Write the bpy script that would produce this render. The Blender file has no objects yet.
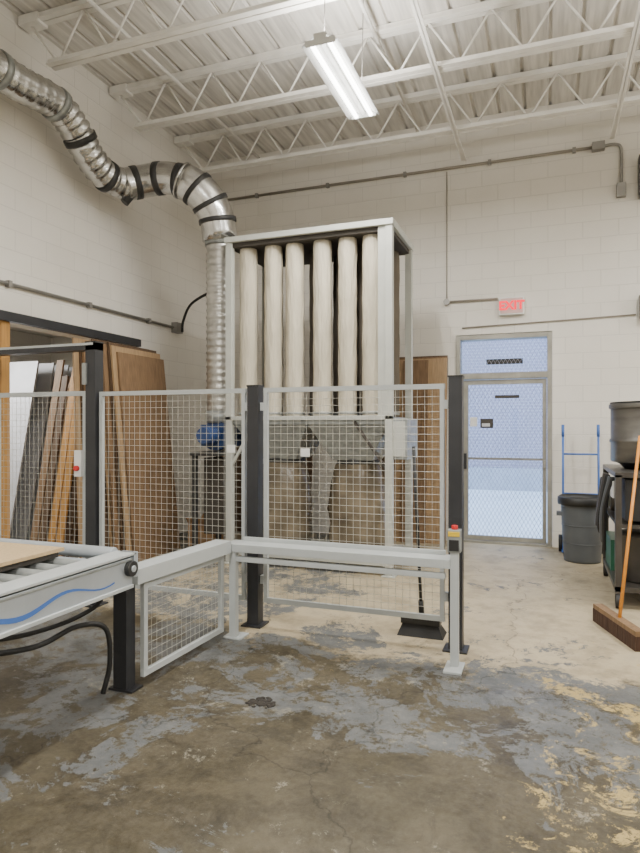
import bpy, math, random
from mathutils import Vector, Matrix
random.seed(4)
S=bpy.context.scene
# ------------------------------------------------------------ materials
def nt(name):
    m=bpy.data.materials.new(name); m.use_nodes=True
    t=m.node_tree; b=t.nodes['Principled BSDF']; return m,t,b
def pm(name,col,rough=0.5,metal=0.0,var=0.12,scale=6.0,bump=0.0,bscale=40,stretch=None,spec=None,emit=None,es=0,bd=0.01):
    m,t,b=nt(name); N=t.nodes; L=t.links
    tc=N.new('ShaderNodeTexCoord'); mp=N.new('ShaderNodeMapping')
    L.new(tc.outputs['Object'],mp.inputs[0])
    if stretch: mp.inputs['Scale'].default_value=stretch
    no=N.new('ShaderNodeTexNoise'); no.inputs['Scale'].default_value=scale; no.inputs['Detail'].default_value=5
    L.new(mp.outputs[0],no.inputs[0])
    cr=N.new('ShaderNodeValToRGB')
    cr.color_ramp.elements[0].position=0.3; cr.color_ramp.elements[1].position=0.7
    c=Vector(col)
    cr.color_ramp.elements[0].color=(*[max(0,x*(1-var)) for x in c],1)
    cr.color_ramp.elements[1].color=(*[min(1,x*(1+var)) for x in c],1)
    L.new(no.outputs[0],cr.inputs[0]); L.new(cr.outputs[0],b.inputs['Base Color'])
    b.inputs['Roughness'].default_value=rough; b.inputs['Metallic'].default_value=metal
    if bump>0:
        n2=N.new('ShaderNodeTexNoise'); n2.inputs['Scale'].default_value=bscale
        L.new(mp.outputs[0],n2.inputs[0])
        bp=N.new('ShaderNodeBump'); bp.inputs['Strength'].default_value=bump; bp.inputs['Distance'].default_value=bd
        L.new(n2.outputs[0],bp.inputs['Height']); L.new(bp.outputs[0],b.inputs['Normal'])
    if emit:
        b.inputs['Emission Color'].default_value=(*emit,1); b.inputs['Emission Strength'].default_value=es
    return m
def block_wall(name,axis,col,bw=0.4,bh=0.2,mort=0.86,mcol=None,rough=0.75):
    m,t,b=nt(name); N=t.nodes; L=t.links
    g=N.new('ShaderNodeNewGeometry'); s=N.new('ShaderNodeSeparateXYZ'); L.new(g.outputs['Position'],s.inputs[0])
    c=N.new('ShaderNodeCombineXYZ'); L.new(s.outputs[axis],c.inputs[0]); L.new(s.outputs[2],c.inputs[1])
    br=N.new('ShaderNodeTexBrick'); L.new(c.outputs[0],br.inputs[0])
    br.inputs['Scale'].default_value=1; br.inputs['Brick Width'].default_value=bw; br.inputs['Row Height'].default_value=bh
    br.inputs['Mortar Size'].default_value=0.006; br.inputs['Mortar Smooth'].default_value=0.6
    br.inputs['Color1'].default_value=(*col,1); br.inputs['Color2'].default_value=(*[x*0.975 for x in col],1)
    mc=mcol or [x*mort for x in col]; br.inputs['Mortar'].default_value=(*mc,1)
    no=N.new('ShaderNodeTexNoise'); no.inputs['Scale'].default_value=0.9; no.inputs['Detail'].default_value=8; L.new(g.outputs['Position'],no.inputs[0])
    cr=N.new('ShaderNodeValToRGB'); cr.color_ramp.elements[0].position=0.3; cr.color_ramp.elements[0].color=(0.9,0.89,0.87,1); cr.color_ramp.elements[1].position=0.65
    L.new(no.outputs[0],cr.inputs[0])
    mx=N.new('ShaderNodeMixRGB'); mx.blend_type='MULTIPLY'; mx.inputs[0].default_value=1
    L.new(br.outputs[0],mx.inputs[1]); L.new(cr.outputs[0],mx.inputs[2]); L.new(mx.outputs[0],b.inputs['Base Color'])
    b.inputs['Roughness'].default_value=rough
    n2=N.new('ShaderNodeTexNoise'); n2.inputs['Scale'].default_value=60; L.new(g.outputs['Position'],n2.inputs[0])
    ad=N.new('ShaderNodeMath'); ad.operation='MULTIPLY_ADD'; ad.inputs[1].default_value=-1.5
    L.new(br.outputs['Fac'],ad.inputs[0]); L.new(n2.outputs[0],ad.inputs[2])
    bp=N.new('ShaderNodeBump'); bp.inputs['Strength'].default_value=0.35; bp.inputs['Distance'].default_value=0.005
    L.new(ad.outputs[0],bp.inputs['Height']); L.new(bp.outputs[0],b.inputs['Normal'])
    return m
def floor_mat():
    m,t,b=nt('worn_painted_concrete'); N=t.nodes; L=t.links
    g=N.new('ShaderNodeNewGeometry'); s=N.new('ShaderNodeSeparateXYZ'); L.new(g.outputs['Position'],s.inputs[0])
    def noise(sc,det=8,rough=0.6,dist=0.0,off=0):
        n=N.new('ShaderNodeTexNoise'); n.inputs['Scale'].default_value=sc; n.inputs['Detail'].default_value=det
        n.inputs['Roughness'].default_value=rough; n.inputs['Distortion'].default_value=dist
        mp=N.new('ShaderNodeMapping'); mp.inputs['Location'].default_value=(off,off*0.7,0); L.new(g.outputs['Position'],mp.inputs[0]); L.new(mp.outputs[0],n.inputs[0]); return n.outputs[0]
    def ramp(src,stops):
        r=N.new('ShaderNodeValToRGB'); e=r.color_ramp.elements
        while len(e)<len(stops): e.new(0.5)
        for i,(p,c) in enumerate(stops): e[i].position=p; e[i].color=(*c,1) if len(c)==3 else c
        L.new(src,r.inputs[0]); return r.outputs[0]
    def mth(op,a,bb,c=None):
        n=N.new('ShaderNodeMath'); n.operation=op
        for i,x in enumerate((a,bb,c)):
            if x is None: continue
            if isinstance(x,(int,float)): n.inputs[i].default_value=x
            else: L.new(x,n.inputs[i])
        return n.outputs[0]
    def mix(f,a,bb,bt='MIX'):
        n=N.new('ShaderNodeMixRGB'); n.blend_type=bt
        if isinstance(f,(int,float)): n.inputs[0].default_value=f
        else: L.new(f,n.inputs[0])
        for i,x in ((1,a),(2,bb)):
            if isinstance(x,tuple): n.inputs[i].default_value=(*x,1)
            else: L.new(x,n.inputs[i])
        return n.outputs[0]
    def mr(src,a,bb,c,d):
        n=N.new('ShaderNodeMapRange'); n.interpolation_type='SMOOTHSTEP'; L.new(src,n.inputs[0])
        for i,x in enumerate((a,bb,c,d)): n.inputs[i+1].default_value=x
        return n.outputs[0]
    conc=ramp(noise(1.8,12,0.72,0.3),[(0.3,(0.030,0.024,0.013)),(0.48,(0.068,0.056,0.033)),(0.6,(0.098,0.081,0.051)),(0.75,(0.15,0.127,0.085))])
    conc=mix(ramp(noise(24,10,0.8,off=3),[(0.4,(0,0,0)),(0.75,(0.65,0.65,0.65))]),conc,(0.145,0.127,0.092))
    conc=mix(ramp(noise(4,10,0.8,0.5,off=43),[(0.48,(0,0,0)),(0.66,(0.7,0.7,0.7))]),conc,(0.024,0.020,0.013))
    Y=s.outputs[1]; X=s.outputs[0]
    beige=ramp(noise(3.5,9,0.7,off=9),[(0.3,(0.24,0.20,0.13)),(0.55,(0.43,0.36,0.24)),(0.8,(0.33,0.285,0.21))])
    bz=mth('ADD',mth('ADD',mr(Y,3.0,4.9,-0.28,0.42),mr(X,-2.5,-1.0,-0.10,0.03)),noise(1.9,10,0.78,off=5))
    bm=ramp(bz,[(0.50,(0,0,0)),(0.62,(1,1,1))])
    base=mix(bm,conc,beige)
    paint=ramp(noise(5,8,0.7,off=21),[(0.3,(0.085,0.090,0.092)),(0.7,(0.165,0.168,0.163))])
    band=mth('MULTIPLY',mr(Y,2.3,3.2,0,1),mr(Y,3.7,5.0,1,0.0))
    left=mr(X,-2.2,-1.5,1,0)
    lb=mth('MULTIPLY',left,mr(Y,1.2,2.0,0,0.9))
    zone=mth('MAXIMUM',band,lb)
    pz=mth('MULTIPLY_ADD',zone,0.13,noise(1.6,14,0.76,0.5,off=14))
    pmk=ramp(pz,[(0.60,(0,0,0)),(0.61,(1,1,1))])
    chips=ramp(noise(7,14,0.84,0.3,off=2),[(0.455,(0,0,0)),(0.475,(1,1,1))])
    pmk=mix(1.0,pmk,chips,'MULTIPLY')
    c1=mix(pmk,base,paint)
    fk=ramp(noise(3.1,14,0.87,0.3,off=61),[(0.575,(0,0,0)),(0.60,(0.75,0.75,0.75))])
    c1=mix(fk,c1,(0.27,0.25,0.195))
    dk=ramp(noise(1.3,12,0.8,0.6,off=77),[(0.56,(0,0,0)),(0.62,(0.55,0.55,0.55))])
    c1=mix(mix(1.0,dk,mr(Y,5.2,4.2,0,1),'MULTIPLY'),c1,(0.035,0.031,0.022))
    # remnants of a yellow aisle line plus scattered yellow paint
    dl=mth('ABSOLUTE',mth('ADD',mth('MULTIPLY_ADD',X,0.55,Y),-3.83),0)
    l1=mr(dl,0.05,0.20,1,0)
    scat=mth('MULTIPLY',mr(Y,4.6,2.6,0.35,1),0.62)
    yz=mth('MULTIPLY',mr(X,-0.45,0.15,0,1),mth('MAXIMUM',mth('MULTIPLY',l1,0.9),scat))
    yk=ramp(mth('MULTIPLY_ADD',yz,0.22,noise(5.0,14,0.82,0.5,off=31)),[(0.66,(0,0,0)),(0.675,(1,1,1))])
    ych=ramp(noise(11,14,0.85,0.3,off=52),[(0.46,(0,0,0)),(0.49,(1,1,1))])
    c2=mix(mix(1.0,yk,ych,'MULTIPLY'),c1,(0.42,0.315,0.125))
    vo=N.new('ShaderNodeTexVoronoi'); vo.feature='DISTANCE_TO_EDGE'; vo.inputs['Scale'].default_value=0.45
    wm=N.new('ShaderNodeVectorMath'); wm.operation='ADD'
    nn=N.new('ShaderNodeTexNoise'); nn.inputs['Scale'].default_value=2.5; nn.inputs['Detail'].default_value=6; L.new(g.outputs['Position'],nn.inputs[0])
    sc=N.new('ShaderNodeVectorMath'); sc.operation='SCALE'; sc.inputs['Scale'].default_value=0.7; L.new(nn.outputs['Color'],sc.inputs[0])
    L.new(g.outputs['Position'],wm.inputs[0]); L.new(sc.outputs[0],wm.inputs[1]); L.new(wm.outputs[0],vo.inputs[0])
    ck=ramp(vo.outputs[0],[(0.0,(0.5,0.5,0.5)),(0.003,(1,1,1))])
    c3=mix(1.0,c2,ck,'MULTIPLY')
    L.new(c3,b.inputs['Base Color'])
    rg=ramp(noise(2.2,8,0.65,off=7),[(0.35,(0.30,0.30,0.30)),(0.7,(0.6,0.6,0.6))])
    L.new(mix(bm,rg,(0.55,0.55,0.55)),b.inputs['Roughness'])
    b.inputs['Specular IOR Level'].default_value=0.4
    bp=N.new('ShaderNodeBump'); bp.inputs['Strength'].default_value=0.45; bp.inputs['Distance'].default_value=0.004
    L.new(mth('MULTIPLY_ADD',pmk,0.4,noise(22,8,0.7)),bp.inputs['Height']); L.new(bp.outputs[0],b.inputs['Normal'])
    return m
M={}
M['wall_b']=block_wall('painted_block_back',0,(0.79,0.76,0.70))
M['wall_l']=block_wall('painted_block_left',1,(0.79,0.76,0.70))
M['brick']=block_wall('exterior_brick',0,(0.44,0.39,0.46),0.22,0.075,mcol=(0.66,0.64,0.68))
M['floor']=floor_mat()
M['deck']=pm('painted_deck',(0.66,0.635,0.59),0.8,0,0.2,2.5,0.2,30,(7,0.5,1))
M['steelw']=pm('cream_painted_steel',(0.82,0.80,0.75),0.55,0,0.07)
M['conduit']=pm('galvanized_conduit',(0.26,0.25,0.23),0.45,0.4,0.12)
M['conw']=pm('painted_conduit',(0.27,0.245,0.205),0.5,0.1,0.1)
M['duct']=pm('spiral_duct_metal',(0.58,0.58,0.57),0.2,0.97,0.18,8,0.15,12)
M['flex']=pm('flexible_duct_foil',(0.48,0.47,0.44),0.36,0.75,0.18,10,0.4,30)
M['band']=pm('black_tape',(0.03,0.03,0.03),0.5)
M['fencew']=pm('light_grey_powdercoat',(0.44,0.465,0.465),0.4,0,0.05)
M['wire']=pm('grey_wire',(0.48,0.47,0.42),0.4,0.2,0.05)
M['wired']=pm('expanded_metal_guard',(0.27,0.26,0.30),0.5,0.3,0.05)
M['postd']=pm('anthracite_powdercoat',(0.026,0.027,0.031),0.45,0,0.15)
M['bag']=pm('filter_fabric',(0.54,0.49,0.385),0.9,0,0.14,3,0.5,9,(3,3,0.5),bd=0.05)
M['bagdark']=pm('filter_fabric_shaded',(0.12,0.10,0.075),0.9,0,0.15,3)  # same fabric, darkened so back rows carry the shade between bags
M['galv']=pm('galvanized_sheet',(0.33,0.35,0.345),0.42,0.5,0.2,14)
M['mach']=pm('machine_frame_paint',(0.47,0.48,0.44),0.5,0,0.06)
M['topd']=pm('filter_top_dark',(0.05,0.043,0.035),0.7)
M['blue']=pm('blue_enamel',(0.02,0.05,0.15),0.4,0,0.15)
M['bluew']=pm('blue_decal',(0.06,0.15,0.45),0.45,0,0.05)
M['plast']=pm('dusty_plastic_bag',(0.16,0.13,0.09),0.22,0,0.4,5,0.9,14)
M['black']=pm('black_plastic',(0.02,0.02,0.02),0.45)
M['rubber']=pm('black_rubber',(0.015,0.015,0.015),0.6)
M['alu']=pm('anodised_aluminium',(0.46,0.50,0.54),0.35,0.4,0.06)
M['mdf']=pm('particle_board',(0.50,0.36,0.20),0.75,0,0.1,60)
M['ply']=pm('plywood_face',(0.20,0.122,0.064),0.6,0,0.25,5,0,40,(12,12,0.7))
M['ply2']=pm('plywood_face_light',(0.36,0.24,0.13),0.6,0,0.2,5,0,40,(12,12,0.7))
M['ply3']=pm('hardboard_dark',(0.10,0.06,0.033),0.6,0,0.25,5,0,40,(12,12,0.7))
M['whiteb']=pm('white_laminate',(0.74,0.75,0.77),0.5,0,0.05)
M['greyb']=pm('grey_laminate',(0.50,0.51,0.54),0.5,0,0.08)
M['pine']=pm('pine_jamb',(0.42,0.22,0.06),0.55,0,0.2,6,0,40,(10,10,0.7))
M['card']=pm('cardboard',(0.36,0.22,0.11),0.8,0,0.08)
M['doorf']=pm('door_frame_metal',(0.30,0.29,0.25),0.45,0.35,0.15)
M['can']=pm('grey_bin_plastic',(0.10,0.11,0.12),0.5,0,0.1)
M['orange']=pm('orange_handle',(0.62,0.24,0.03),0.45,0,0.1)
M['bristle']=pm('brown_bristle',(0.06,0.03,0.018),0.9,0,0.3,40,0.8,120,(1,1,0.05))
M['white']=pm('white_plastic',(0.75,0.75,0.73),0.45)
M['refl']=pm('white_reflector',(0.62,0.62,0.60),0.5)
M['red']=pm('red_plastic',(0.60,0.02,0.02),0.4)
M['yellow']=pm('yellow_plastic',(0.70,0.48,0.03),0.4)
M['green']=pm('green_plastic',(0.03,0.14,0.08),0.4)
M['exit']=pm('exit_letters',(0.8,0.0,0.02),0.4,emit=(1,0.0,0.03),es=1.6)
M['exitb']=pm('exit_face',(0.62,0.42,0.40),0.5)
M['tube']=pm('fluorescent_tube',(1,1,1),0.5,emit=(1,0.99,0.95),es=14)
M['snow']=pm('snowy_pavement',(0.86,0.90,0.89),0.8,0,0.10,0.8,0.3,5)
M['drum']=pm('dark_grey_drum',(0.075,0.068,0.06),0.35,0.3,0.25)
M['drum2']=pm('grey_drum_shell',(0.15,0.142,0.128),0.38,0.5,0.3,3,0,40,(1,1,4))
M['dirt']=pm('dirt',(0.03,0.025,0.02),0.9)
g,t,b=nt('door_glass'); 
tr=t.nodes.new('ShaderNodeBsdfTransparent'); tr.inputs[0].default_value=(0.97,0.98,0.98,1)
gl=t.nodes.new('ShaderNodeBsdfGlossy'); gl.inputs['Roughness'].default_value=0.05
ms=t.nodes.new('ShaderNodeMixShader'); ms.inputs[0].default_value=0.05
t.links.new(tr.outputs[0],ms.inputs[1]); t.links.new(gl.outputs[0],ms.inputs[2]); t.links.new(ms.outputs[0],t.nodes['Material Output'].inputs[0]); M['glass']=g

# ------------------------------------------------------------ mesh builder
class B:
    def __init__(s,name): s.name=name; s.v=[]; s.f=[]; s.mi=[]; s.sm=[]; s.mats=[]
    def _m(s,k):
        if k not in s.mats: s.mats.append(k)
        return s.mats.index(k)
    def add(s,vs,fs,mat,smooth=False):
        o=len(s.v); s.v+= [tuple(v) for v in vs]; i=s._m(mat)
        for f in fs: s.f.append([o+k for k in f]); s.mi.append(i); s.sm.append(smooth)
    def box(s,a,b,mat):
        x0,y0,z0=[min(a[i],b[i]) for i in range(3)]; x1,y1,z1=[max(a[i],b[i]) for i in range(3)]
        vs=[(x0,y0,z0),(x1,y0,z0),(x1,y1,z0),(x0,y1,z0),(x0,y0,z1),(x1,y0,z1),(x1,y1,z1),(x0,y1,z1)]
        s.add(vs,[(0,3,2,1),(4,5,6,7),(0,1,5,4),(1,2,6,5),(2,3,7,6),(3,0,4,7)],mat)
    def hexa(s,vs,mat): s.add(vs,[(0,3,2,1),(4,5,6,7),(0,1,5,4),(1,2,6,5),(2,3,7,6),(3,0,4,7)],mat)
    def frust(s,a,b,mat):
        vs=[]
        for q in (a,b):
            x0,x1,y0,y1,z=q; vs+=[(x0,y0,z),(x1,y0,z),(x1,y1,z),(x0,y1,z)]
        s.hexa(vs,mat)
    def beam(s,p0,p1,w,h,mat,up=(0,0,1)):
        p0=Vector(p0); p1=Vector(p1); d=(p1-p0).normalized(); u=Vector(up)
        if abs(d.dot(u))>0.98: u=Vector((0,1,0))
        r=d.cross(u).normalized(); u=r.cross(d).normalized()
        vs=[]
        for p in (p0,p1):
            for a,c in ((-1,-1),(1,-1),(1,1),(-1,1)): vs.append(p+r*(a*w/2)+u*(c*h/2))
        s.add(vs,[(0,1,2,3),(7,6,5,4),(0,4,5,1),(1,5,6,2),(2,6,7,3),(3,7,4,0)],mat)
    def cyl(s,p0,p1,r0,mat,r1=None,n=16,caps=True):
        if r1 is None: r1=r0
        s.tube([p0,p1],[r0,r1],mat,n,caps)
    def tube(s,pts,rad,mat,n=14,caps=True):
        pts=[Vector(p) for p in pts]
        if not isinstance(rad,(list,tuple)): rad=[rad]*len(pts)
        T=[]
        for i in range(len(pts)):
            a=pts[max(0,i-1)]; b=pts[min(len(pts)-1,i+1)]; T.append((b-a).normalized())
        u=Vector((0,0,1)) if abs(T[0].z)<0.9 else Vector((1,0,0))
        r=T[0].cross(u).normalized(); vs=[]
        for i,p in enumerate(pts):
            r=(r-T[i]*r.dot(T[i])).normalized(); q=T[i].cross(r)
            for k in range(n):
                a=2*math.pi*k/n; vs.append(p+(r*math.cos(a)+q*math.sin(a))*rad[i])
        fs=[]
        for i in range(len(pts)-1):
            for k in range(n):
                k2=(k+1)%n; fs.append((i*n+k,i*n+k2,(i+1)*n+k2,(i+1)*n+k))
        s.add(vs,fs,mat,True)
        if caps:
            o=len(s.v)-len(vs); i=s._m(mat)
            s.f.append([o+k for k in range(n)][::-1]); s.mi.append(i); s.sm.append(False)
            e=o+(len(pts)-1)*n; s.f.append([e+k for k in range(n)]); s.mi.append(i); s.sm.append(False)
    def lathe(s,c,prof,mat,n=28,wob=0,seed=0):
        rnd=random.Random(seed); ph=[rnd.uniform(0,6.28) for _ in range(6)]
        vs=[];fs=[]
        for j,(r,z) in enumerate(prof):
            for k in range(n):
                a=2*math.pi*k/n; rr=r*(1+wob*(math.sin(5*a+ph[0]+z*9)*0.5+math.sin(8*a+ph[1]-z*7)*0.35+math.sin(3*a+ph[2])*0.5))
                vs.append((c[0]+rr*math.cos(a),c[1]+rr*math.sin(a),c[2]+z))
        for j in range(len(prof)-1):
            for k in range(n):
                k2=(k+1)%n; fs.append((j*n+k,j*n+k2,(j+1)*n+k2,(j+1)*n+k))
        s.add(vs,fs,mat,True)
        o=len(s.v)-len(vs); i=s._m(mat)
        s.f.append([o+k for k in range(n)][::-1]); s.mi.append(i); s.sm.append(False)
        e=o+(len(prof)-1)*n; s.f.append([e+k for k in range(n)]); s.mi.append(i); s.sm.append(False)
    def done(s,bevel=0):
        xs=[v[0] for v in s.v]; ys=[v[1] for v in s.v]; zs=[v[2] for v in s.v]
        o=Vector(((min(xs)+max(xs))/2,(min(ys)+max(ys))/2,min(zs)))
        me=bpy.data.meshes.new(s.name); me.from_pydata([Vector(v)-o for v in s.v],[],s.f)
        for k in s.mats: me.materials.append(M[k])
        me.polygons.foreach_set('material_index',s.mi); me.polygons.foreach_set('use_smooth',s.sm); me.update()
        ob=bpy.data.objects.new(s.name,me); ob.location=o; S.collection.objects.link(ob)
        if bevel:
            md=ob.modifiers.new('bevel','BEVEL'); md.width=bevel; md.segments=2; md.limit_method='ANGLE'; md.angle_limit=math.radians(50)
        return ob
def spline(P,k=8):
    P=[Vector(p) for p in P]; out=[]
    for i in range(len(P)-1):
        p0=P[max(0,i-1)];p1=P[i];p2=P[i+1];p3=P[min(len(P)-1,i+2)]
        for j in range(k):
            t=j/k; out.append(0.5*((2*p1)+(p2-p0)*t+(2*p0-5*p1+4*p2-p3)*t*t+(3*p1-p0-3*p2+p3)*t**3))
    out.append(P[-1]); return out
def resample(P,step):
    out=[P[0].copy()]; acc=0
    for a,b in zip(P[:-1],P[1:]):
        L=(b-a).length; t=step-acc
        while t<=L: out.append(a.lerp(b,t/L)); t+=step
        acc=(acc+L)%step
    out.append(P[-1].copy()); return out

XL,YB,ZC=-4.85,8.2,5.5; XR,YF=5.5,-4.0
# ------------------------------------------------------------ shell
b=B('floor'); b.box((XL-3,YF-0.2,-0.15),(XR+0.2,YB+0.2,0),'floor'); b.done()
b=B('wall_back')
for a,c in (((XL-3,YB,0),(-1.13,YB+0.2,ZC)),((0.05,YB,0),(XR+0.2,YB+0.2,ZC)),((-1.13,YB,2.69),(0.05,YB+0.2,ZC))): b.box(a,c,'wall_b')
b.done()
b=B('wall_left'); OY0,OY1,OZ=4.42,6.35,2.5
for a,c in (((XL-0.2,YF,0),(XL,OY0,ZC)),((XL-0.2,OY1,0),(XL,YB,ZC)),((XL-0.2,OY0,OZ),(XL,OY1,ZC))): b.box(a,c,'wall_l')
b.done()
b=B('wall_right'); b.box((XR,YF,0),(XR+0.2,YB,ZC),'wall_l'); b.done()
b=B('wall_front'); b.box((XL-0.2,YF-0.2,0),(XR+0.2,YF,ZC),'wall_b'); b.done()
b=B('wall_storeroom')
b.box((XL-3.2,2.4,0),(XL-3.0,YB,3.2),'wall_l'); b.box((XL-3.0,2.2,0),(XL-0.2,2.4,3.2),'wall_b'); b.box((XL-3.0,2.4,3.0),(XL-0.2,YB,3.2),'wall_b'); b.done()
b=B('ceiling'); x=XL-0.2; vs=[];pr=[]
while x<XR+0.2:
    pr+=[(x,ZC),(x+0.25,ZC),(x+0.262,ZC+0.03),(x+0.288,ZC+0.03),(x+0.30,ZC)]; x+=0.30
for (px,pz) in pr: vs+=[(px,YF-0.2,pz),(px,YB+0.2,pz)]
fs=[(2*i,2*i+1,2*i+3,2*i+2) for i in range(len(pr)-1)]
b.add(vs,fs,'deck'); b.box((XL-0.2,YF-0.2,ZC+0.05),(XR+0.2,YB+0.2,ZC+0.15),'deck'); b.done()
for y in (7.36,6.02,4.69,3.35,2.0,0.66,-0.7,-2.0):
    b=B('roof_joist')
    for dy in (-0.035,0.035):
        b.box((XL+0.02,y+dy-0.03,ZC-0.075),(XR-0.02,y+dy+0.03,ZC-0.065),'steelw'); b.box((XL+0.02,y+dy-0.004,ZC-0.07),(XR-0.02,y+dy+0.004,ZC-0.005),'steelw')
        b.box((XL+0.35,y+dy-0.028,4.96),(XR-0.35,y+dy+0.028,4.968),'steelw'); b.box((XL+0.35,y+dy-0.004,4.965),(XR-0.35,y+dy+0.004,5.015),'steelw')
    b.box((XL+0.02,y-0.07,ZC-0.10),(XL+0.25,y+0.07,ZC-0.01),'steelw')
    b.tube([(XL+0.1,y,ZC-0.07),(XL+0.45,y,4.98)],0.014,'steelw',8)
    x=XL+0.45
    while x<XR-0.7:
        b.tube([(x,y,4.98),(x+0.3,y,ZC-0.06)] ,0.011,'steelw',6); b.tube([(x+0.3,y,ZC-0.06),(x+0.6,y,4.98)],0.011,'steelw',6); x+=0.6
    b.done()
b=B('joist_bridging')
for x in (-1.02,0.72,3.0):
    b.box((x-0.03,YF+0.02,4.935),(x+0.03,YB-0.07,4.95),'steelw'); b.box((x-0.003,YF+0.02,4.935),(x+0.003,YB-0.07,4.958),'steelw')
for x in (-3.9,-1.6): b.cyl((x,YF+0.02,5.36),(x,YB-0.07,5.36),0.02,'steelw',n=8)
b.done()
b=B('conduit_back_wall')
yb=YB-0.03
b.cyl((-4.7,yb,4.88),(0.62,yb,4.88),0.018,'conw',n=10)
b.box((0.5,YB-0.09,4.83),(0.64,YB-0.002,4.925),'conduit')
b.tube(spline([(0.64,yb,4.88),(0.76,yb,4.88),(0.82,yb,4.80),(0.82,yb,4.4)],6),0.018,'conduit',10)
b.box((0.77,YB-0.08,4.24),(0.87,YB-0.002,4.4),'conduit')
for x in (-4,-2.9,-1.8,-0.7,0.3): b.box((x-0.02,YB-0.055,4.85),(x+0.02,YB-0.002,4.91),'conduit')
b.done()
b=B('conduit_exit_sign')
b.cyl((-1.245,yb,3.13),(-0.6,yb,3.13),0.013,'conw',n=10); b.cyl((-1.245,yb+0.01,3.16),(-1.245,yb+0.01,4.84),0.006,'conw',n=8)
b.cyl((-1.245,YB-0.06,3.13),(-1.245,YB-0.002,3.13),0.04,'conduit')
b.cyl((-1.05,yb+0.01,2.78),(0.98,yb+0.01,2.83),0.008,'conw',n=8)
b.done()
b=B('conduit_left_wall')
xl=XL+0.03
b.cyl((xl,-2,2.86),(xl,7.3,2.86),0.018,'conduit',n=10); b.box((XL+0.002,7.25,2.79),(XL+0.09,7.4,2.93),'conduit')
for y in (1,3,4.5,5.6,6.7): b.box((XL+0.002,y-0.02,2.83),(XL+0.055,y+0.02,2.89),'conduit')
b.done()
b=B('power_cable')
b.tube(spline([(-4.72,7.32,2.80),(-4.69,7.3,2.95),(-4.5,7.2,3.15),(-4.1,7.05,3.25),(-3.85,6.9,3.2),(-3.72,6.78,3.05)],8),0.018,'rubber',8); b.done()
# ------------------------------------------------------------ lights (fixtures)
def fixture(x,y0,z,pw,upw):
    L=1.22
    b=B('fluorescent_light_fixture')
    b.box((x-0.05,y0,z+0.025),(x+0.05,y0+L,z+0.07),'refl')
    b.add([(x-0.05,y0,z+0.05),(x-0.15,y0,z-0.01),(x-0.15,y0+L,z-0.01),(x-0.05,y0+L,z+0.05)],[(0,1,2,3)],'refl')
    b.add([(x+0.05,y0,z+0.05),(x+0.15,y0,z-0.01),(x+0.15,y0+L,z-0.01),(x+0.05,y0+L,z+0.05)],[(3,2,1,0)],'refl')
    b.add([(x-0.012,y0,z+0.026),(x,y0,z-0.012),(x+0.012,y0,z+0.026),(x-0.012,y0+L,z+0.026),(x,y0+L,z-0.012),(x+0.012,y0+L,z+0.026)],[(0,1,4,3),(1,2,5,4)],'refl')
    for dx in (-0.07,0.07):
        b.cyl((x+dx,y0+0.03,z-0.002),(x+dx,y0+L-0.03,z-0.002),0.019,'tube',n=12)
    for yy in (y0,y0+L-0.02): b.box((x-0.12,yy,z-0.015),(x+0.12,yy+0.02,z+0.025),'refl')
    for yy in (y0+0.1,y0+L-0.1): b.tube([(x,yy,z+0.07),(x+0.02,yy,ZC-0.01 if z>4 else 2.99)],0.004,'conduit',6)
    ob=b.done()
    def area(nm,dx,zz,flip,p,sx):
        li=bpy.data.lights.new(nm,'AREA'); li.shape='RECTANGLE'; li.size=sx; li.size_y=L-0.08; li.energy=p; li.color=(1,0.975,0.925)
        o=bpy.data.objects.new(nm,li); S.collection.objects.link(o); o.location=Vector((x+dx,y0+L/2,zz))-ob.location; o.parent=ob
        if flip: o.rotation_euler=(math.pi,0,0)
    area('tube_glow_down',-0.07,z-0.024,False,pw/2,0.035); area('tube_glow_down',0.07,z-0.024,False,pw/2,0.035); area('added_uplight',0,z+0.10,True,upw,0.20)  # upward area lamp is added above the housing to brighten the ceiling
for (x,y) in ((-1.63,4.41),(1.7,4.41),(-1.6,0.6),(1.9,0.6),(-1.6,-2.6),(2.6,-2.6),(4.2,5.2)):  # first is the visible fixture; the rest are unseen, added for room light
    fixture(x,y,4.43,108,52)
fixture(XL-1.6,4.6,2.7,75,3)  # unseen fixture added to brighten the storeroom behind the opening
# ------------------------------------------------------------ exit door
b=B('trim_1'); x0,x1=-1.13,0.05; f=0.06
b.box((x0+0.002,YB-0.02,0),(x0+f,YB+0.16,2.68),'doorf'); b.box((x1-f,YB-0.02,0),(x1-0.002,YB+0.16,2.68),'doorf')
b.box((x0+f,YB-0.02,2.62),(x1-f,YB+0.16,2.68),'doorf'); b.box((x0+f,YB-0.02,2.11),(x1-f,YB+0.16,2.19),'doorf')
b.box((x0+f,YB-0.02,0.0),(x1-f,YB+0.16,0.03),'doorf'); b.done(0.004)
def diamond(b,x0,x1,z0,z1,y,st,r,mat):
    W=x1-x0;H=z1-z0; k=0.55
    n=int((W+H*k)/st)+1
    for i in range(n):
        for sgn in (1,-1):
            a=x0-H*k+i*st if sgn==1 else x0+i*st
            if sgn==1: pts=[(a+ (z-z0)*k,z) for z in (z0,z1)]
            else: pts=[(a-(z-z0)*k,z) for z in (z0,z1)]
            (ax,az),(bx,bz)=pts
            ta,tb=0,1; dx=bx-ax
            lo=(x0-ax)/dx; hi=(x1-ax)/dx
            if lo>hi: lo,hi=hi,lo
            ta=max(ta,lo); tb=min(tb,hi)
            if tb-ta<=0.003: continue
            b.tube([(ax+dx*ta,y,az+(bz-az)*ta),(ax+dx*tb,y,az+(bz-az)*tb)],r,mat,4,False)
b=B('window_1'); b.box((x0+f,YB+0.08,2.195),(x1-f,YB+0.09,2.615),'glass'); diamond(b,x0+f,x1-f,2.195,2.615,YB+0.03,0.05,0.0022,'wired')
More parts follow.
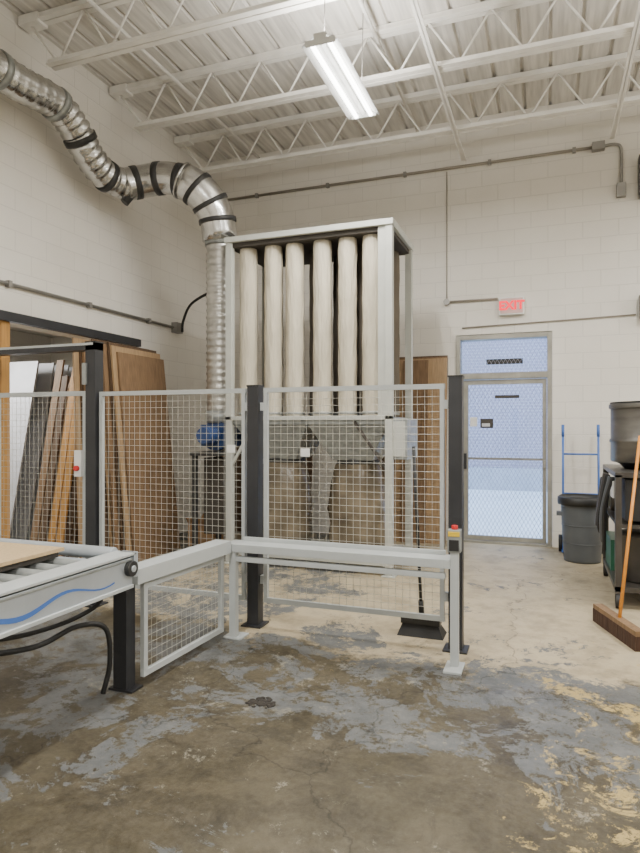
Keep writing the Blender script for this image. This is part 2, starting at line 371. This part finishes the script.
b.box((-0.75,YB+0.06,2.30),(-0.30,YB+0.07,2.37),'band'); b.done()
b=B('door_1'); a0,a1=x0+f+0.005,x1-f-0.005; y0,y1=YB+0.02,YB+0.065
b.box((a0,y0,0.035),(a0+0.09,y1,2.10),'doorf'); b.box((a1-0.05,y0,0.035),(a1,y1,2.10),'doorf')
b.box((a0+0.09,y0,2.04),(a1-0.05,y1,2.10),'doorf'); b.box((a0+0.09,y0,0.035),(a1-0.05,y1,0.09),'doorf')
b.box((a0+0.09,y0+0.01,1.07),(a1-0.05,y1,1.10),'doorf')
b.box((a0+0.09,y0+0.025,0.09),(a1-0.05,y0+0.03,2.04),'glass')
diamond(b,a0+0.09,a1-0.05,0.09,2.04,y0+0.005,0.05,0.0022,'wired')
b.box((a0+0.02,y0-0.03,0.95),(a0+0.07,y0,1.15),'black'); b.box((a1-0.04,y0-0.03,0.98),(a1-0.01,y0,1.08),'doorf')
b.box((-0.95,y0-0.012,1.5),(-0.86,y0-0.004,1.62),'white'); b.box((-0.82,y0-0.012,1.48),(-0.66,y0-0.004,1.60),'topd'); b.box((-0.80,y0-0.014,1.50),(-0.70,y0-0.011,1.54),'greyb')
b.box((-0.64,y0-0.012,1.86),(-0.34,y0-0.004,1.90),'topd'); b.done()
b=B('exit_sign'); b.box((-0.58,YB-0.075,2.91),(-0.28,YB-0.002,3.13),'white'); b.box((-0.565,YB-0.08,2.925),(-0.295,YB-0.074,3.115),'exitb'); es=b.done(0.006)
tx=bpy.data.curves.new('exit_letters','FONT'); tx.body='EXIT'; tx.size=0.15; tx.extrude=0.003; tx.offset=0.004; tx.align_x='CENTER'; tx.align_y='CENTER'
to=bpy.data.objects.new('exit_letters',tx); S.collection.objects.link(to); to.parent=es; to.location=Vector((-0.43,YB-0.084,3.02))-es.location; to.rotation_euler=(math.pi/2,0,0); tx.materials.append(M['exit'])
# ------------------------------------------------------------ exterior
b=B('snowy_ground'); b.box((-14,YB+0.2,-0.2),(14,20,-0.04),'snow'); b.done()
b=B('brick_building'); b.box((-14,15.6,-0.04),(14,16,5.5),'brick'); b.box((-14,15.5,-0.04),(14,15.6,0.5),'greyb'); b.box((-14,15.55,5.5),(14,16.05,5.6),'doorf')
b.done()
# ------------------------------------------------------------ dust collector
b=B('dust_collector'); X0,X1,Y0,Y1,ZT=-3.32,-1.45,6.0,7.0,3.55; p=0.075
for (x,y) in ((X0,Y0),(X1-p,Y0),(X0,Y1-p),(X1-p,Y1-p)):
    b.box((x,y,0.01),(x+p,y+p,ZT),'mach'); b.box((x-0.03,y-0.03,0),(x+p+0.03,y+p+0.03,0.012),'mach')
b.box((X0-0.01,Y0-0.015,ZT-0.04),(X1+0.01,Y0+0.03,ZT+0.02),'mach'); b.box((X0-0.01,Y1-0.03,ZT-0.05),(X1+0.01,Y1+0.01,ZT+0.02),'mach')
b.box((X0-0.015,Y0+0.03,ZT-0.05),(X0+0.03,Y1-0.03,ZT+0.02),'mach'); b.box((X1-0.03,Y0+0.03,ZT-0.05),(X1+0.012,Y1-0.03,ZT+0.02),'mach')
b.box((X0+0.03,Y0+0.03,ZT-0.09),(X1-0.03,Y1-0.03,ZT-0.03),'topd')
b.box((X1-0.15,Y0+0.012,1.6),(X1-p,Y0+0.03,ZT-0.04),'mach')
cols=[X0+0.20+i*0.287 for i in range(6)]
for r,y in enumerate((Y0+0.17,Y0+0.5,Y0+0.83)):
    for i,x in enumerate(cols):
        xx=x+(0.02*math.sin(i*2.3+r))+(0.14 if r==1 and i<5 else 0); rr=0.100+0.006*math.sin(i*3.1)
        prof=[(0.095,0),(0.10,0.03),(0.094,0.06),(rr,0.14)]+[(rr+0.003*math.sin(q*1.9+i*2),0.14+q*0.12) for q in range(1,14)]+[(rr,1.78),(0.096,1.84),(0.09,1.88)]
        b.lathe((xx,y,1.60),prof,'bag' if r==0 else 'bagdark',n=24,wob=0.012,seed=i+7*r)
        b.lathe((xx,y,1.60),[(0.106,0.03),(0.106,0.055)],'galv',n=18)
b.box((X0+0.06,Y0+0.04,1.52),(X1-0.06,Y1-0.04,1.60),'galv')
b.box((X0+0.0,Y0+0.0,1.57),(X1,Y0+0.05,1.61),'mach')
xm=(X0+X1)/2
for (c0,c1) in ((X0+0.08,xm-0.01),(xm+0.01,X1-0.08)):
    cx=(c0+c1)/2
    b.frust((cx-0.22,cx+0.22,Y0+0.28,Y1-0.28,1.14),(c0,c1,Y0+0.06,Y1-0.06,1.52),'galv')
    b.lathe((cx,Y0+0.5,0),[(0.23,1.08),(0.23,1.15)],'black',n=24)
    b.lathe((cx,Y0+0.5,0),[(0.20,0.14),(0.29,0.17),(0.32,0.3),(0.30,0.45),(0.325,0.6),(0.30,0.75),(0.30,0.85),(0.26,1.02),(0.235,1.10)],'plast',n=48,wob=0.05,seed=int(cx*10))
b.box((X0+0.02,Y0+0.01,0.10),(X1-0.02,Y1-0.02,0.14),'mach')
b.beam((X0+0.05,Y0+0.03,1.05),(X0+0.35,Y0+0.03,1.55),0.03,0.03,'mach'); b.beam((X1-0.05,Y0+0.03,1.05),(X1-0.4,Y0+0.03,1.55),0.03,0.03,'topd')
b.box((X1-0.02,Y0+0.05,1.17),(X1+0.14,Y0+0.55,1.58),'galv'); b.box((X1+0.0,Y0+0.035,1.20),(X1+0.12,Y0+0.05,1.55),'mach')
b.cyl((-3.51,Y0+0.10,1.40),(-3.51,Y0+0.42,1.40),0.17,'blue',n=28); b.box((-3.69,Y0+0.08,1.28),(-3.33,Y0+0.44,1.52),'blue')
b.cyl((-3.51,Y0-0.15,1.40),(-3.51,Y0+0.10,1.40),0.09,'blue',n=20)
for i in range(5): b.cyl((-3.51,Y0-0.12+i*0.04,1.40),(-3.51,Y0-0.11+i*0.04,1.40),0.10,'blue',n=20)
for y in (Y0-0.12,Y0+0.40): b.box((-3.67,y,0.0),(-3.62,y+0.05,1.22),'black')
b.box((-3.69,Y0-0.15,1.18),(-3.33,Y0+0.47,1.22),'black')
b.box((-3.62,Y0+0.05,0.3),(-3.36,Y0+0.3,1.15),'topd')
b.done(0.004)
# duct
b=B('ventilation_duct')
P=spline([(-4.52,1.0,4.72),(-4.52,2.6,4.70),(-4.52,4.15,4.62),(-4.52,4.75,4.66),(-4.52,5.05,4.52),(-4.52,5.25,4.34),(-4.50,5.5,4.22),(-4.42,5.8,4.20)],10)
Pr=resample(P,0.022); rad=[]
for i,q in enumerate(Pr):
    flexp=q.y>4.75
    rad.append(0.155+(0.012*math.sin(i*1.6) if flexp else (0.007 if i%5==0 else 0)))
b.tube(Pr,rad,'duct',22)
P2=spline([(-4.45,5.72,4.20),(-4.32,5.86,4.27),(-4.05,5.93,4.30),(-3.85,5.98,4.26)],8); b.tube(P2,0.175,'duct',24)
P3=spline([Vector((-3.85,5.98,4.26)),Vector((-3.70,6.04,4.17)),Vector((-3.58,6.12,4.02)),Vector((-3.53,6.20,3.84)),Vector((-3.52,6.24,3.62))],2)
b.tube(P3,0.20,'duct',24)
for q,a in zip(P3[::2],P3[1::2]):
    d=(a-q).normalized(); b.tube([q-d*0.012,q+d*0.012],0.21,'duct',24)
def band(p,q,r,mat='band',w=0.05):
    p=Vector(p);q=Vector(q);d=(q-p).normalized(); b.tube([p-d*w/2,p+d*w/2],r,mat,24)
for idx in (6,14,22): band(P2[idx],P2[idx+1],0.182,w=0.07)
for idx in (2,4,6): band(P3[idx],P3[idx+1],0.213,w=0.05)
for yv,r in ((1.6,0.17),(3.0,0.17),(4.1,0.17),(4.78,0.17),(5.12,0.172),(5.5,0.172)):
    i=min(range(len(Pr)-1),key=lambda k:abs(Pr[k].y-yv)); band(Pr[i],Pr[i+1],r,'galv' if yv<5 else 'band',0.06)
b.tube([(-4.44,5.72,4.0),(-4.38,5.78,4.12),(-4.33,5.84,4.2)],0.05,'band',10)
z=3.62; pts=[];rr=[]
i=0
while z>1.62:
    pts.append((-3.52,6.24,z)); rr.append(0.152+0.010*(1 if i%4==0 else 0)); z-=0.02; i+=1
b.tube(pts,rr,'flex',22); b.tube([(-3.52,6.24,3.66),(-3.52,6.24,3.56)],0.175,'galv',22)
b.tube([(-3.52,6.24,1.68),(-3.52,6.24,1.54)],0.165,'galv',22)
for y in (1.5,3.2): b.tube([(-4.52,y,4.8),(-4.52,y,ZC-0.01)],0.003,'conduit',6)
b.done()
# ------------------------------------------------------------ safety fence
def mesh_panel(b,p0,p1,z0,z1,fw=0.035,st=0.052,r=0.0016):
    p0=Vector(p0);p1=Vector(p1); d=(p1-p0); L=d.length; d.normalize()
    b.beam((*p0,z1-fw/2),(*p1,z1-fw/2),fw*0.8,fw,'fencew'); b.beam((*p0,z0+fw/2),(*p1,z0+fw/2),fw*0.8,fw,'fencew')
    for q in (p0+d*fw/2,p1-d*fw/2): b.beam((*q,z0+fw),(*q,z1-fw),fw*0.8,fw,'fencew')
    n=int((L-2*fw)/st)
    for i in range(1,n+1):
        q=p0+d*(fw+(L-2*fw)*i/(n+1)); b.tube([(*q,z0+fw),(*q,z1-fw)],r,'wire',5,False)
    n=int((z1-z0-2*fw)/st)
    for i in range(1,n+1):
        z=z0+fw+(z1-z0-2*fw)*i/(n+1); a=p0+d*fw; c=p1-d*fw; b.tube([(*a,z),(*c,z)],r,'wire',5,False)
def post(b,x,y,h,w=0.09):
    b.box((x-w/2,y-w/2,0.01),(x+w/2,y+w/2,h),'postd'); b.box((x-0.08,y-0.08,0),(x+0.08,y+0.08,0.012),'postd')
    b.box((x-w/2-0.004,y-w/2-0.004,h),(x+w/2+0.004,y+w/2+0.004,h+0.012),'black')
b=B('safety_fence'); FY=4.22
post(b,-2.08,FY,1.80); post(b,-0.58,FY,1.83)
mesh_panel(b,(-2.005,FY),(-0.655,FY),0.18,1.79)
mesh_panel(b,(-3.52,FY),(-2.155,FY),0.18,1.79)
for zz in (0.35,1.65):
    for (xa,xb) in ((-2.03,-2.0),(-0.66,-0.63),(-2.16,-2.13)): b.box((xa,FY-0.02,zz-0.03),(xb,FY+0.02,zz+0.03),'fencew')
b.box((-2.31,FY-0.022,1.30),(-2.24,FY-0.017,1.36),'white'); b.box((-1.70,FY-0.022,1.28),(-1.63,FY-0.017,1.34),'white')
post(b,-3.58,FY,2.20,0.10); post(b,-4.74,FY,2.20,0.10)
b.box((-4.69,FY-0.05,2.14),(-3.53,FY+0.05,2.2),'postd'); b.box((-4.69,FY-0.055,2.18),(-3.55,FY-0.05,2.20),'fencew')
mesh_panel(b,(-4.67,FY-0.0),(-3.65,FY-0.0),0.12,1.80,0.04,0.052)
b.box((-3.74,FY-0.06,1.08),(-3.67,FY-0.02,1.30),'white'); b.cyl((-3.705,FY-0.085,1.15),(-3.705,FY-0.06,1.15),0.022,'red'); b.box((-3.65,FY-0.07,1.85),(-3.61,FY-0.05,2.03),'galv')
b.done()
b=B('low_guard_fence')
b.box((-2.32,2.89,0.01),(-2.23,2.97,0.62),'postd'); b.box((-2.35,2.885,0),(-2.19,2.99,0.012),'postd')
mesh_panel(b,(-2.19,2.98),(-2.15,3.84),0.06,0.60)
b.beam((-2.22,2.90,0.655),(-2.15,3.86,0.655),0.13,0.085,'fencew')
b.done(0.004)
b=B('guard_rail'); GY=3.95
b.beam((-2.15,GY,0.645),(-0.57,GY,0.645),0.17,0.055,'fencew'); b.beam((-2.07,GY-0.05,0.565),(-0.60,GY-0.05,0.565),0.035,0.035,'fencew')
b.box((-2.07,GY+0.06,0.67),(-0.62,GY+0.085,0.70),'fencew')
b.box((-2.115,GY-0.075,0.01),(-2.065,GY-0.025,0.62),'fencew'); b.box((-2.16,GY-0.08,0),(-2.02,GY+0.05,0.014),'fencew')
b.box((-0.57,GY-0.075,0.01),(-0.52,GY-0.025,0.84),'fencew'); b.box((-0.60,GY-0.17,0),(-0.49,GY+0.02,0.014),'fencew')
b.box((-0.585,GY-0.085,0.72),(-0.505,GY-0.015,0.86),'galv'); b.box((-0.58,GY-0.09,0.82),(-0.51,GY-0.084,0.85),'yellow')
b.cyl((-0.545,GY-0.05,0.86),(-0.545,GY-0.05,0.885),0.02,'red'); b.box((-0.575,GY-0.09,0.73),(-0.515,GY-0.085,0.80),'black')
b.done(0.004)
# ------------------------------------------------------------ conveyor
b=B('conveyor_table'); cx0,cx1=-3.85,-2.12
b.box((cx1-0.07,0.2,0.64),(cx1,2.80,0.79),'alu'); b.box((cx0,0.2,0.63),(cx0+0.07,2.80,0.80),'alu')
b.box((cx1-0.12,0.2,0.80),(cx1+0.012,2.82,0.815),'fencew'); b.box((cx1-0.09,0.2,0.79),(cx1-0.02,2.80,0.80),'black'); b.box((cx1-0.004,0.2,0.625),(cx1+0.010,2.80,0.645),'fencew')
b.box((cx1-0.003,0.2,0.772),(cx1+0.004,2.80,0.785),'galv')
b.box((cx0+0.07,2.66,0.66),(cx1-0.07,2.72,0.78),'alu')
y=0.3
while y<2.65: b.cyl((cx0+0.07,y,0.775),(cx1-0.07,y,0.775),0.03,'galv',n=12); y+=0.12
for x in (cx0+0.2,cx1-0.75): 
    for y in (0.6,2.45): b.box((x-0.04,y-0.04,0),(x+0.04,y+0.04,0.66),'postd')
b.box((cx0+0.1,2.42,0.60),(cx1-0.08,2.48,0.66),'postd')
b.box((cx1-0.09,2.80,0.68),(cx1+0.012,2.835,0.815),'alu'); b.cyl((cx1-0.02,2.77,0.735),(cx1+0.03,2.77,0.735),0.042,'black'); b.cyl((cx1+0.0,2.77,0.735),(cx1+0.036,2.77,0.735),0.018,'alu')
b.cyl((cx0+0.3,2.80,0.80),(cx1-0.12,2.80,0.80),0.035,'alu'); 
vs=[];n=60
for i in range(n+1):
    y=0.4+2.25*i/n; zc=0.70+0.024*math.sin(y*12.0-1.0); w=0.008+0.004*math.sin(y*6+2)
    vs+=[(cx1+0.002,y,zc-w),(cx1+0.002,y,zc+w)]
b.add(vs,[(2*i,2*i+2,2*i+3,2*i+1) for i in range(n)],'bluew')
b.done(0.003)
b=B('particle_board_sheet'); b.box((-3.65,0.5,0.838),(-2.42,2.62,0.856),'mdf'); b.box((-3.63,0.52,0.807),(-2.44,2.60,0.838),'topd'); b.done()
b=B('conveyor_cable')
b.tube(spline([(-2.5,1.7,0.60),(-2.42,2.0,0.49),(-2.36,2.35,0.42),(-2.32,2.6,0.45),(-2.27,2.76,0.40),(-2.27,2.80,0.2),(-2.3,2.78,0.03)],8),0.014,'rubber',8)
b.tube(spline([(-2.5,1.9,0.60),(-2.42,2.2,0.50),(-2.36,2.5,0.48),(-2.28,2.68,0.53),(-2.25,2.72,0.60)],8),0.012,'rubber',8); b.done()
# ------------------------------------------------------------ storage opening
b=B('trim_2'); b.box((XL-0.01,4.0,OZ),(XL+0.06,6.5,OZ+0.09),'postd'); b.box((XL-0.21,OY0,0),(XL+0.02,OY0+0.10,OZ),'pine'); b.done()
def sheet(b,x0,x1,y0,y1,h,t,mat,z0=0.0):
    b.hexa([(x0,y0,z0),(x0+t,y0,z0),(x0+t,y1,z0),(x0,y1,z0),(x1,y0,h),(x1+t,y0,h),(x1+t,y1,h),(x1,y1,h)],mat)
b=B('plywood_sheet_stack'); 
seq=('ply2','ply3','ply','ply2','ply3','ply2','ply','ply3','ply2','ply')
for i in range(10):
    base=XL+0.12+i*0.05; top=XL+0.02+i*0.034
    sheet(b,base,top,5.34+0.035*i+0.03*(i%2),6.56-0.03*((i*2)%3),2.46-0.045*((i*3)%4)*0.5-(0.06 if i>7 else 0),0.024,seq[i])
b.done()
b=B('lumber_stack')
rnd=random.Random(11)
for i in range(44):
    w=rnd.uniform(0.07,0.13); t=rnd.uniform(0.02,0.035); h=rnd.uniform(1.9,2.35); mt=rnd.choice(('ply','ply2','ply3','ply','ply3','pine','ply2'))
    xa=-5.66+0.13*(i%4); yy=5.55+(i//4)*0.085+rnd.uniform(-0.01,0.01); lean=0.42+rnd.uniform(-0.03,0.05)
    b.hexa([(xa,yy,0),(xa+w,yy,0),(xa+w,yy+t,0),(xa,yy+t,0),(xa,yy+lean,h),(xa+w,yy+lean,h),(xa+w,yy+lean+t,h),(xa,yy+lean+t,h)],mt)
b.done()
b=B('white_panel_stack')
for i in range(12):
    yy=5.75+i*0.09; t=0.025; x0=-7.0; x1=-6.2-0.1*(i%3); h=2.35-0.06*(i%3)
    b.hexa([(x0,yy,0),(x1,yy,0),(x1,yy+t,0),(x0,yy+t,0),(x0,yy+0.5,h),(x1,yy+0.5,h),(x1,yy+0.5+t,h),(x0,yy+0.5+t,h)],'whiteb' if i%3 else 'greyb')
b.done()
b=B('plywood_sheet')
for i in range(4):
    y=YB-0.03-i*0.025; x0,x1=(-2.1+0.1*i,-1.23-(0.24 if i==3 else 0))
    b.hexa([(x0,y-0.2,0),(x1,y-0.2,0),(x1,y-0.182,0),(x0,y-0.182,0),(x0,y-0.02,2.43-0.02*i),(x1,y-0.02,2.43-0.02*i),(x1,y,2.43-0.02*i),(x0,y,2.43-0.02*i)],('ply3','ply','ply2','ply')[i])
b.done()
b=B('hardboard_sheet_stack')
for i in range(4):
    y=YB-0.03-i*0.025; x0,x1=(-4.6+0.08*i,-3.1-0.12*i); h=1.5-0.12*i
    b.hexa([(x0,y-0.2,0),(x1,y-0.2,0),(x1,y-0.182,0),(x0,y-0.182,0),(x0,y-0.02,h),(x1,y-0.02,h),(x1,y,h),(x0,y,h)],('ply3','ply','ply3','ply3')[i])
b.done()
b=B('cardboard_box'); b.box((-4.25,6.72,0),(-3.90,7.0,0.28),'card'); b.add([(-4.25,6.72,0.28),(-3.90,6.72,0.28),(-3.90,6.66,0.36),(-4.25,6.66,0.36)],[(0,1,2,3)],'card'); b.add([(-4.25,7.0,0.28),(-3.90,7.0,0.28),(-3.90,7.08,0.36),(-4.25,7.08,0.36)],[(0,1,2,3)],'card'); b.done()
b=B('broom'); b.cyl((-0.86,4.46,0.12),(-0.88,4.275,1.36),0.012,'black',n=10); b.box((-1.0,4.40,0.08),(-0.72,4.50,0.13),'black')
b.frust((-1.02,-0.69,4.36,4.54,0.0),(-0.99,-0.73,4.41,4.49,0.08),'rubber'); b.cyl((-0.86,4.46,0.12),(-0.862,4.445,0.24),0.02,'black'); b.done()
b=B('dirt_pile'); rnd=random.Random(3)
for i in range(60):
    a=rnd.uniform(0,6.28); r=rnd.uniform(0,0.065); x=-1.46+r*math.cos(a)*1.3; y=3.04+r*math.sin(a); s=rnd.uniform(0.006,0.02)
    b.lathe((x,y,0),[(s,0),(s*0.8,s*0.25),(s*0.3,s*0.4)],'dirt',n=7,wob=0.3,seed=i)
b.done()
# ------------------------------------------------------------ right-hand corner
b=B('trash_can'); c=(0.36,7.50,0)
b.lathe(c,[(0.19,0.0),(0.195,0.03),(0.225,0.60),(0.227,0.64),(0.25,0.65),(0.253,0.70),(0.24,0.705),(0.235,0.66)],'can',n=36)
b.lathe(c,[(0.256,0.63),(0.260,0.665),(0.258,0.71),(0.24,0.725),(0.225,0.68),(0.2,0.55)],'black',n=36,wob=0.012)
for s in (-1,1): b.box((c[0]+s*0.24-0.03,c[1]-0.06,0.50),(c[0]+s*0.24+0.03,c[1]+0.06,0.54),'can')
for z in (0.2,0.4): b.lathe(c,[(0.19+0.06*z+0.004,z),(0.19+0.06*z+0.006,z+0.012)],'can',n=36)
b.done()
b=B('hand_truck'); y=7.93
for x in (0.17,0.56): b.tube([(x,y-0.02,0.10),(x,y+0.03,0.9),(x,y+0.10,1.5)],0.014,'bluew',10)
for z,yy in ((1.17,y+0.06),(0.7,y+0.02),(0.3,y)): b.cyl((0.17,yy,z),(0.56,yy,z),0.012,'bluew',n=10)
b.box((0.15,y-0.13,0.02),(0.58,y-0.0,0.03),'bluew')
for x in (0.14,0.59): b.cyl((x-0.02,y+0.06,0.10),(x+0.02,y+0.06,0.10),0.10,'rubber',n=20)
b.cyl((0.14,y+0.06,0.10),(0.59,y+0.06,0.10),0.012,'bluew'); b.box((0.16,y-0.03,0.03),(0.57,y-0.01,0.12),'bluew')
for x in (0.17,0.56): b.tube([(x,y+0.085,1.38),(x,y+0.105,1.52)],0.018,'bluew',10)
b.done()
b=B('drum_vacuum_machine'); ax0,ax1,ay0,ay1=0.52,1.30,5.62,6.85; cxm,cym=0.915,6.26
for (x,y) in ((ax0,ay0),(ax1-0.05,ay0),(ax0,ay1-0.05),(ax1-0.05,ay1-0.05)):
    b.box((x,y,0.12),(x+0.05,y+0.05,1.10),'drum'); b.cyl((x+0.005,y+0.025,0.06),(x+0.045,y+0.025,0.06),0.06,'rubber'); b.box((x+0.005,y+0.01,0.09),(x+0.045,y+0.04,0.14),'galv')
for z in (0.14,1.08): b.box((ax0,ay0,z),(ax1,ay1,z+0.04),'drum')
b.box((ax0+0.02,ay0+0.02,0.66),(ax1-0.02,ay1-0.02,0.69),'drum')
c=(cxm,cym,1.16)
b.lathe(c,[(0.26,-0.04),(0.30,0.0),(0.36,0.03)],'black',n=40)
b.lathe(c,[(0.365,0.02),(0.375,0.03),(0.375,0.19),(0.385,0.20),(0.385,0.22),(0.375,0.23),(0.375,0.50),(0.39,0.505),(0.39,0.54),(0.37,0.55)],'drum2',n=48)
b.lathe(c,[(0.38,0.548),(0.38,0.56),(0.1,0.575)],'black',n=48)
b.box((ax0+0.08,ay0+0.05,0.72),(ax0+0.5,ay0+0.42,1.06),'black'); b.cyl((ax0+0.02,ay0+0.7,0.86),(ax0+0.4,ay0+0.7,0.86),0.14,'drum',n=24); b.cyl((ax0-0.005,ay0+0.7,0.86),(ax0+0.02,ay0+0.7,0.86),0.10,'galv',n=24)
b.box((ax0+0.05,ay0+0.9,0.70),(ax0+0.4,ay0+1.15,1.0),'topd')
b.lathe((ax0+0.26,ay0+0.33,0.18),[(0.18,0),(0.2,0.02),(0.2,0.38),(0.21,0.39),(0.2,0.41),(0.12,0.43)],'drum',n=28)
b.box((ax0+0.02,ay0+0.62,0.18),(ax0+0.35,ay0+1.15,0.46),'green'); b.box((ax0+0.36,ay0+0.62,0.18),(ax0+0.7,ay0+1.15,0.64),'topd')
b.box((ax0-0.012,ay0+0.08,0.9),(ax0+0.0,ay0+0.28,1.04),'white')
for k in range(4):
    yk=ay0+0.12+k*0.22
    b.tube(spline([(ax0-0.01,yk,1.06),(ax0-0.07,yk+0.06,0.80-0.06*k),(ax0-0.06,yk+0.16,0.42+0.05*k),(ax0-0.05,yk+0.22,0.7),(ax0-0.01,yk+0.28,1.0)],8),0.014+0.004*k,('rubber','can','rubber','drum')[k],8)
b.done(0.003)
b=B('push_broom'); 
b.beam((0.36,5.22,0.115),(0.58,4.60,0.115),0.07,0.035,'ply'); 
b.beam((0.36,5.22,0.05),(0.58,4.60,0.05),0.075,0.10,'bristle')
b.cyl((0.48,4.89,0.12),(0.70,5.60,1.42),0.0125,'orange',n=10); b.done()
b=B('electrical_box'); b.box((1.0,YB-0.14,4.2),(1.3,YB-0.002,4.68),'drum'); b.box((1.02,YB-0.15,4.22),(1.28,YB-0.14,4.66),'black'); b.done(0.005)
b=B('wall_speaker'); b.box((1.02,YB-0.16,2.78),(1.25,YB-0.002,3.06),'black'); b.box((1.04,YB-0.17,2.80),(1.23,YB-0.16,3.04),'drum'); b.cyl((1.135,YB-0.175,2.88),(1.135,YB-0.17,2.88),0.06,'black'); b.done(0.005)
# ------------------------------------------------------------ world, camera
w=bpy.data.worlds.new('dusk_sky'); S.world=w; w.use_nodes=True
bg=w.node_tree.nodes['Background']; bg.inputs[0].default_value=(0.44,0.63,1.0,1); bg.inputs[1].default_value=5.0
cam=bpy.data.cameras.new('camera'); co=bpy.data.objects.new('camera',cam); S.collection.objects.link(co); S.camera=co
co.location=(0,0,1.5); co.rotation_euler=(math.pi/2,0,math.radians(20.25)); cam.lens=26.08; cam.sensor_width=36; cam.clip_start=0.05
